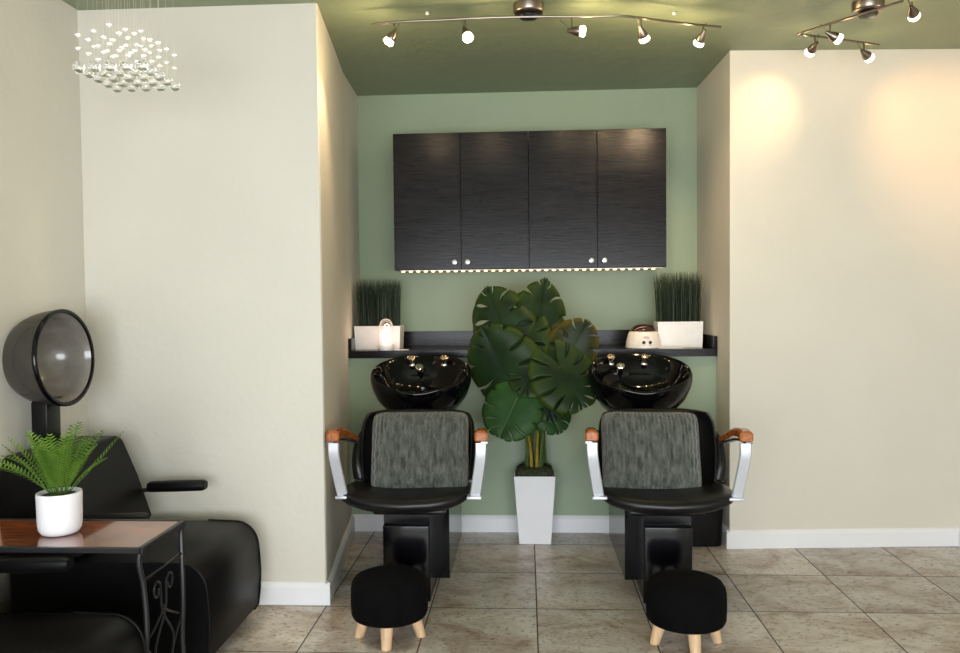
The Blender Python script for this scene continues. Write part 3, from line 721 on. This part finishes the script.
# ------------------------------------------------------------------ lounge chairs with the hood dryer (left)
def dryer_chair(loc, rz, label):
    # local: origin at the wall-side centre on floor; +x faces the room, y along width (0.55)
    t = thing('lounge_chair', label, 'chair', loc, rz, 'black vinyl dryer lounge chairs')
    hw = 0.275; xf = 0.757; zs = 0.412
    b = B(); rs = []
    prof = [(0.04, 0.03), (xf - 0.03, 0.03), (xf, 0.06), (xf + 0.012, 0.20), (xf + 0.005, 0.31)]
    for i in range(1, 8):
        a = i / 7 * math.pi / 2; prof.append((xf + 0.003 - 0.095 * (1 - math.cos(a)), 0.315 + 0.095 * math.sin(a)))
    prof += [(0.55, zs + 0.002), (0.04, zs)]
    for y, k in ((-hw, 0.985), (-hw + 0.006, 1.0), (hw - 0.006, 1.0), (hw, 0.985)):
        cxp, czp = 0.5, 0.24
        rs.append([Vector((cxp + (x - cxp) * k, y, czp + (z - czp) * k)) for x, z in prof])
    rings(b, rs); seat = mesh_obj('seat', b, LOUNGE, t)
    for s in (-1, 1):
        pp = [Vector((0.5 + (x - 0.5) * 0.995, s * (hw - 0.001), 0.24 + (z - 0.24) * 0.995)) for x, z in prof[1:-1]]
        b = B(); tube(b, pp, 0.0045, 8, k=2); mesh_obj('piping', b, LOUNGE, seat)
    b = B(); box(b, (0.27, -hw + 0.03, 0), (xf - 0.06, hw - 0.03, 0.035)); mesh_obj('plinth', b, PLASTIC, t)
    # backrest: leaning slab, trapezoid with rounded top corners
    b = B(); outl = []
    def bp2(y, h): # point on front face
        return Vector((0.312 - 0.33 * h, y, 0.43 + h))
    top = 0.355; hwb = hw
    pts = [(-hwb, 0)] + [(-hwb + 0.0 , top * 0.5)] + [(-hwb + 0.02 * 1 + 0.05 * (1 - math.cos(a)), top - 0.05 + 0.05 * math.sin(a)) for a in [i / 6 * math.pi / 2 for i in range(7)]]
    pts += [(-y, h) for y, h in pts[::-1]]
    th = 0.105
    rs = [[bp2(y * k, (h - .17) * k + .17) + Vector((-dx, 0, -dx * 0.2)) for y, h in pts] for dx, k in ((0.012, 0.955), (0.0, 0.985), (-0.0, 0.985), (0.02, 1.0), (0.1, 1.0))]
    rs = [rs[1], rs[3], [Vector((0.0, p.y, p.z - 0.0)) for p in rs[3]]]
    rings(b, rs); bk = mesh_obj('backrest', b, LOUNGE, t)
    mb = bk.modifiers.new('bevel', 'BEVEL'); mb.width = 0.008; mb.segments = 2; mb.limit_method = 'ANGLE'; mb.angle_limit = R(45)
    for s in (-1, 1):
        y = s * (hw - 0.012)
        rs = []
        for x, q in ((0.300, 0.75), (0.310, 1), (0.42, 1.05), (0.535, 1.0), (0.547, 0.75)):
            rs.append([Vector((x, y + 0.026 * q * math.copysign(abs(math.cos(a)) ** .7, math.cos(a)), 0.560 + (x - .4) * 0.03 + 0.022 * q * math.copysign(abs(math.sin(a)) ** .7, math.sin(a)))) for a in [2 * math.pi * j / 16 for j in range(16)]])
        b = B(); rings(b, rs); ar = mesh_obj('armrest', b, LOUNGE, t)
        b = B(); tube(b, [(0.20, y, 0.535), (0.29, y, 0.543), (0.35, y, 0.549), (0.53, y, 0.551)], 0.009, 8); mesh_obj('arm_bracket', b, IRON, ar)
    return t
HX = XL + 0.05
dryer_chair((HX, 3.035, 0), 0, 'black vinyl lounge chair beneath the hair dryer hood, nearest the partition')
c2 = dryer_chair((HX - 0.005, 2.03, 0), 0, 'black vinyl lounge chair in the bottom left foreground, mostly cut off')

# hood dryer behind far chair
hc = at(66, 357.5, 3.03); hx = hc.x - XL
t = thing('hood_dryer', 'smoked dome hair dryer hood on a black column behind the lounge chair', 'hair dryer', (XL + 0.003, 3.03, 0))
loc0 = Vector((XL + 0.003, 3.03, 0)); hl = hc - loc0
axd = Vector((0.995, -0.05, 0.055)).normalized(); Mh = axis_mat(hl, axd)
Rr = 0.186
b = B(); pr1 = []
for i in range(17):
    a = i / 16 * math.pi / 2; pr1.append((Rr * math.sin(a) ** 0.9 if a > 0 else 0, -0.225 * math.cos(a) ** 0.85 if a < math.pi / 2 - 1e-6 else 0))
lathe(b, pr1, 48, Mh, cap=False); hood = mesh_obj('hood', b, SMOKE, t, ang=80)
b = B(); lathe(b, [(Rr - 0.014, -0.006), (Rr - 0.012, 0.003), (Rr - 0.004, 0.005), (Rr + 0.002, 0.001), (Rr + 0.002, -0.010), (Rr - 0.003, -0.012), (Rr - 0.014, -0.006)], 48, Mh, cap=False); mesh_obj('rim', b, PANEL, hood, ang=60)
b = B(); pr2 = [(r * 0.86, z * 0.80) for r, z in pr1]
pr2[-1] = (Rr * 0.92, -0.004)
lathe(b, pr2, 48, Mh, cap=False)
INNER = mat('grey_smoked_liner', (0.20, 0.185, 0.165), 0.22, var=0.1, coat=0.4)
mesh_obj('inner_liner', b, INNER, hood, ang=80)
b = B(); lathe(b, [(0.0, -0.172), (0.05, -0.172), (0.055, -0.165), (0.04, -0.158), (0, -0.155)], 24, Mh); mesh_obj('air_vent', b, PLASTIC, hood)
ctop = hl.z - Rr + 0.02; xc = at(47, 425, 3.03).x - loc0.x
b = B(); box(b, (xc - 0.035, -0.046, 0.787), (xc + 0.03, 0.046, ctop), 0.006); mesh_obj('column', b, PLASTIC, t)
b = B(); box(b, (xc - 0.03, -0.05, ctop - 0.012), (xc + 0.05, 0.05, ctop + 0.012), 0.008); mesh_obj('bracket', b, PANEL, t)

# ------------------------------------------------------------------ side table
ZT = 0.605
A = atz(180, 520.5, ZT); Bq = atz(143.5, 548.5, ZT)
tx0, tx1, ty0, ty1 = -1.86, (A.x + Bq.x) / 2, Bq.y, A.y
toff = (A.x - Bq.x) / 2
t = thing('side_table', 'small wrought iron side table with glossy red-brown top beside the lounge chair', 'table', ((tx0 + tx1) / 2, (ty0 + ty1) / 2, 0))
hx_, hy_ = (tx1 - tx0) / 2, (ty1 - ty0) / 2
b = B(); box(b, (-hx_ + 0.008, -hy_ + 0.008, ZT - 0.016), (hx_ - 0.008, hy_ - 0.008, ZT), 0.001, 1); mesh_obj('tabletop', b, TABLEWOOD, t, False)
b = B()
for (a_, c_) in (((-hx_, -hy_), (hx_, -hy_)), ((-hx_, hy_), (hx_, hy_))): box(b, (a_[0], a_[1] - 0.008, ZT - 0.014), (c_[0], c_[1] + 0.008, ZT + 0.002), 0.002, 1)
for s in (-1, 1): box(b, (s * hx_ - 0.008, -hy_, ZT - 0.022), (s * hx_ + 0.008, hy_, ZT + 0.002), 0.002, 1)
mesh_obj('frame', b, IRON, t)
for s in (-1, 1):
    for q in (-1, 1):
        b = B(); x, y = s * (hx_ - 0.004), q * (hy_ - 0.004)
        tube(b, [(x, y, ZT - 0.012), (x - s * 0.002, y, ZT - 0.05), (x - s * 0.035 * 0 + s * 0.004, y - q * 0.012, ZT - 0.12), (x + s * 0.008, y - q * 0.018, ZT - 0.25), (x + s * 0.0, y - q * 0.012, 0.2), (x + s * 0.01, y - q * 0.0, 0.006)], 0.0085, 8); mesh_obj('leg', b, IRON, t)
    b = B(); x = s * (hx_ - 0.002)
    tube(b, [(x, -hy_ + 0.01, ZT - 0.105), (x, hy_ - 0.01, ZT - 0.105)], 0.006, 8, k=1)
    tube(b, [(x, -hy_ + 0.01, 0.10), (x, hy_ - 0.01, 0.10)], 0.006, 8, k=1)
    for q in (-1, 1):
        sp = [(x, q * (0.045 - 0.026 * math.cos(a) * (1 - a / 14)), ZT - 0.165 + 0.030 * math.sin(a) * (1 - a / 14)) for a in [-0.3 + i * 0.55 for i in range(13)]]
        tube(b, [(x, -q * 0.01, 0.12), (x, -q * 0.055, 0.21), (x, -q * 0.06, 0.27), (x, q * 0.01, 0.36), (x, q * 0.018, 0.42)] + sp, 0.0038, 6, k=3)
        tube(b, [(x, q * (hy_ - 0.02), 0.30), (x, q * 0.02, 0.355), (x, -q * 0.005, 0.38)], 0.0038, 6, k=3)
        tube(b, [(x, q * (hy_ - 0.02), 0.30), (x, q * 0.06, 0.22), (x, q * 0.02, 0.11)], 0.0038, 6, k=3)
    mesh_obj('scrollwork', b, IRON, t)
b = B(); tube(b, [(-hx_, 0, 0.10), (hx_, 0, 0.10)], 0.006, 8, k=1); mesh_obj('stretcher', b, IRON, t)

# fern
pf = atz(58.5, 534, ZT); 
t = thing('potted_fern', 'bright green fern in a small round white pot on the side table', 'potted plant', (pf.x, pf.y + 0.01, ZT + 0.001))
b = B(); lathe(b, [(0, 0), (0.046, 0), (0.055, 0.004), (0.0625, 0.016), (0.065, 0.035), (0.0665, 0.128), (0.0655, 0.131), (0.060, 0.131), (0.059, 0.118), (0, 0.116)], 48); mesh_obj('pot', b, WHITEPOT, t, ang=50)
b = B(); lathe(b, [(0, 0.116), (0.0588, 0.1165), (0.05, 0.122), (0, 0.124)], 24); mesh_obj('soil', b, SOIL, t)
rf_ = random.Random(11)
def frond(az, elev, L, curl, sc=1.0):
    b = B(); h = Vector((math.cos(az), math.sin(az), 0)); n = 19; pts = []; p = Vector((0.02 * math.cos(az), 0.02 * math.sin(az), 0.12)); e = elev
    for i in range(n + 1):
        pts.append(p.copy()); d = h * math.cos(e) + Vector((0, 0, 1)) * math.sin(e); p = p + d * (L / n); e -= curl / n
    side = Vector((-h.y, h.x, 0)); tw = rf_.uniform(-0.5, 0.5)
    tube(b, pts[::3], 0.0016, 5, k=2, r1=0.0006)
    for i in range(4, n + 1):
        f = i / n; ll = 0.036 * sc * math.sin(math.pi * min(1, (f - 0.12) / 0.92)) ** 0.7 + 0.004
        d = (pts[min(i + 1, n)] - pts[i - 1]).normalized(); up_ = side.cross(d) * -1
        for sgn in (-1, 1):
            sd = (side * sgn * math.cos(tw * sgn * .6) + up_ * (0.25 + 0.3 * tw * sgn)).normalized()
            o0 = pts[i]; dirv = (sd * 0.93 + d * 0.38).normalized(); ww = d * 0.0040 * sc
            a0 = b.verts.new(o0 - ww * 0.6); a1 = b.verts.new(o0 + ww * 0.9)
            m0 = b.verts.new(o0 + dirv * ll * 0.55 - ww * 0.9 + Vector((0, 0, 0.001))); m1 = b.verts.new(o0 + dirv * ll * 0.55 + ww)
            tpv = b.verts.new(o0 + dirv * ll + d * 0.004 - Vector((0, 0, 0.003)))
            b.faces.new((a0, m0, m1, a1)); b.faces.new((m0, tpv, m1))
    return b
for i in range(24):
    az = i * 2.39996 + rf_.uniform(-0.2, 0.2)
    ring = i / 24
    elev = R(88 - 34 * ring ** 0.9 + rf_.uniform(-5, 5)); L = rf_.uniform(0.15, 0.225)
    mesh_obj('frond', frond(az, elev, L, R(rf_.uniform(-5, 30)), 0.82), FERN, t, ang=80)
for az, el, L, cu in ((R(178), 42, 0.25, 42), (R(165), 50, 0.26, 50), (R(150), 60, 0.24, 20), (R(25), 44, 0.25, -8), (R(-10), 60, 0.25, 10), (R(100), 65, 0.26, 30), (R(195), 46, 0.22, 20)):
    mesh_obj('frond', frond(az, R(el), L, R(cu), 0.85), FERN, t, ang=80)

# ------------------------------------------------------------------ ceiling spot rails
ZR = ZC - 0.067
def spot_head(parent, base, drop, aim, org, power=3.0, spot=None, brace=None, ang=75, blend=0.8, col=(1.0, 0.70, 0.42), spill=1.0):
    """base: world point on the rail. aim: direction the head looks"""
    drop += 0.010; base = Vector(base) - org; aim = Vector(aim).normalized()
    b = B(); tube(b, [base, base - Vector((0, 0, drop))], 0.0045, 8, k=1)
    piv = base - Vector((0, 0, drop))
    hd = mesh_obj('spot_head', b, BRASSY, parent)
    Ma = axis_mat(piv - aim * 0.012, aim) @ Matrix.Diagonal((0.95, 0.95, 0.78, 1))
    b = B(); lathe(b, [(0, -0.014), (0.007, -0.012), (0.010, 0.0), (0.017, 0.022), (0.0225, 0.042), (0.0235, 0.056), (0.0225, 0.058), (0.019, 0.050), (0, 0.050)], 24, Ma); mesh_obj('lamp_shade', b, BRASSY, hd)
    b = B(); lathe(b, [(0.0, 0.052), (0.0205, 0.054), (0.0235, 0.066), (0.0255, 0.077), (0.022, 0.085), (0.010, 0.089), (0, 0.0895)], 24, Ma); mesh_obj('bulb', b, BULB, hd)
    br = B(); q = -aim; tube(br, [piv, piv + Vector((q.x * 0.05, q.y * 0.02, 0.018 + 0.028))], 0.0022, 6, k=1); mesh_obj('handle', br, BRASSY, hd)
    lp = Ma @ Vector((0, 0, 0.10)) + org
    light('spot_beam', 'SPOT', lp, spot if spot else power, col, lp + aim, spot_size=R(ang), spot_blend=blend, shadow_soft_size=0.02)
    light('spot_spill', 'POINT', Ma @ Vector((0, 0, 0.105)) + org + Vector((0, 0, 0.0)), spill, (1.0, 0.74, 0.40), shadow_soft_size=0.025)
    return hd
def rail_thing(label, canopy_px, rail_px, loc=None):
    c = atz(*canopy_px, ZC); t = thing('track_light', label, 'track light', (c.x, c.y, ZC), 0, 'ceiling track lights')
    org = Vector((c.x, c.y, ZC))
    b = B(); lathe(b, [(0.066, 0), (0.066, -0.034), (0.062, -0.040), (0.056, -0.042), (0, -0.043)], 40); mesh_obj('canopy', b, BRASSY, t, ang=40)
    b = B(); lathe(b, [(0, -0.043), (0.038, -0.0435), (0.042, -0.052), (0.036, -0.062), (0, -0.068)], 32); mesh_obj('canopy_cap', b, IRON, t)
    for k, rp in enumerate(rail_px):
        b = B(); tube(b, [atz(x, y, ZR) - org for x, y in rp], 0.0055, 8, k=5); mesh_obj('rail', b, BRASSY, t)
    return t, org
tA, oA = rail_thing('long wavy nickel track light with five spots on the green ceiling', (528.5, 4),
    [[(372, 24), (400, 21.8), (440, 20), (480, 18), (515, 17), (545, 16.5), (590, 16.5), (622, 16), (650, 19), (685, 23.5), (721, 27)]])
for x, yr, L, aim, pw, sp in (
    (394, 22.5, 0.035, (-0.55, 0.05, -0.80), 7, 2.2),
    (465, 19, 0.040, (0.30, -0.50, -0.80), 5, 2.2),
    (572, 16.7, 0.050, (0.99, -0.10, -0.10), 5, 2.2),
    (641, 18, 0.040, (0.40, 0.55, -0.72), 8, 2.2),
    (703, 25, 0.030, (-0.30, 0.75, -0.72), 22, 1.5)):
    spot_head(tA, atz(x, yr, ZR), L, aim, oA, spot=pw, spill=sp)
for x, y in ((427, 13.5), (674, 13.5)):
    c = atz(x, y, ZC - 0.01) - oA
    b = B(); tube(b, [(c.x, c.y, 0), (c.x, c.y, -0.008)], 0.004, 8, k=1); lathe(b, [(0, -0.004), (0.008, -0.006), (0.008, -0.015), (0, -0.017)], 16, Matrix.Translation((c.x, c.y, 0))); mesh_obj('standoff', b, WHITEPL, tA)
tB, oB = rail_thing('zigzag nickel track light with four spots on the ceiling above the cream wall', (868, 2),
    [[(798, 34), (850, 17.5), (903, 1)], [(800, 34.5), (840, 39.5), (879, 45)]])
for x, yr, L, aim, pw, an, bl, cl in (
    (815, 36.5, 0.032, at(765, 108, 4.33), 5.2, 64, 1.0, (1.0, 0.56, 0.26)),
    (830, 24, 0.035, (0.85, 0.10, -0.45), 1.5, 80, 1.0, (1.0, 0.70, 0.42)),
    (864, 43, 0.036, at(948, 130, 4.39), 2.5, 75, 1.0, (1.0, 0.50, 0.18)),
    (912, 2, 0.020, at(958, 150, 4.39), 12, 66, 1.0, (1.0, 0.52, 0.20))):
    bs = atz(x, yr, ZR)
    if isinstance(aim, Vector): aim = aim - (bs - Vector((0, 0, L)))
    spot_head(tB, bs, L, aim, oB, spot=pw, spill=0.28, ang=an, blend=bl, col=cl)

# ------------------------------------------------------------------ crystal chandelier
CXl, CXr, CYn, CYf = at(77, 66, 2.5).x, at(175, 86, 2.75).x, 2.51, 2.75
zball = at(126, 77, 2.63).z
t = thing('crystal_chandelier', 'chandelier of clear glass balls hanging on fine wires at the upper left', 'chandelier', ((CXl + CXr) / 2, (CYn + CYf) / 2, ZC))
og = Vector(((CXl + CXr) / 2, (CYn + CYf) / 2, ZC))
b = B(); box(b, (-0.16, -0.16, -0.03), (0.16, 0.16, 0), 0.004); mesh_obj('canopy', b, CHROME, t)
WIRE = mat('fine_silver_wire', (0.8, 0.8, 0.78), 0.35, metal=0.6)
BEAD = mat('cut_glass_bead', (0.90, 0.88, 0.78), 0.08, coat=1.0)
ball0 = bead0 = wire0 = None; zb_ = zball - ZC
rc = random.Random(3)
for i in range(5):
    for j in range(5):
        x = CXl + (CXr - CXl) * i / 4 - og.x; y = CYn + (CYf - CYn) * j / 4 - og.y
        if ball0 is None:
            b = B(); sphere(b, (0, 0, 0), 0.0185, 3); ball0 = mesh_obj('glass_ball', b, CRYSTAL, t); o = ball0
            b = B(); sphere(b, (0, 0, 0), 0.0095, 1, (1.1, 1, 0.7)); bead0 = mesh_obj('glass_bead', b, BEAD, t, False); q = [bead0, link(bead0.copy())]
            b = B(); tube(b, [(0, 0, 0), (0, 0, zb_)], 0.0006, 4, k=1); wire0 = mesh_obj('wire', b, WIRE, t); w_ = wire0
        else:
            o, q, w_ = link(ball0.copy()), [link(bead0.copy()), link(bead0.copy())], link(wire0.copy())
        o.location = (x, y, zb_); w_.location = (x, y, 0)
        dome = 0.022 * math.cos((i - 2) * 0.7) + rc.uniform(-0.006, 0.006)
        q[0].location = (x, y, zb_ + 0.058 + dome * 0.4); q[1].location = (x, y, zb_ + 0.100 + dome)
for sx_ in (-0.08, 0.08):
    for sy_ in (-0.08, 0.08):
        b = B(); lathe(b, [(0, -0.03), (0.012, -0.03), (0.014, -0.045), (0.010, -0.052), (0, -0.054)], 16, Matrix.Translation((sx_, sy_, 0))); mesh_obj('bulb', b, BULB, t)
        light('chandelier_light', 'SPOT', og + Vector((sx_, sy_, -0.07)), 14, (1.0, 0.88, 0.66), og + Vector((sx_ * 1.0, sy_ * 1.0, -1)), spot_size=R(45), spot_blend=0.5, shadow_soft_size=0.015)
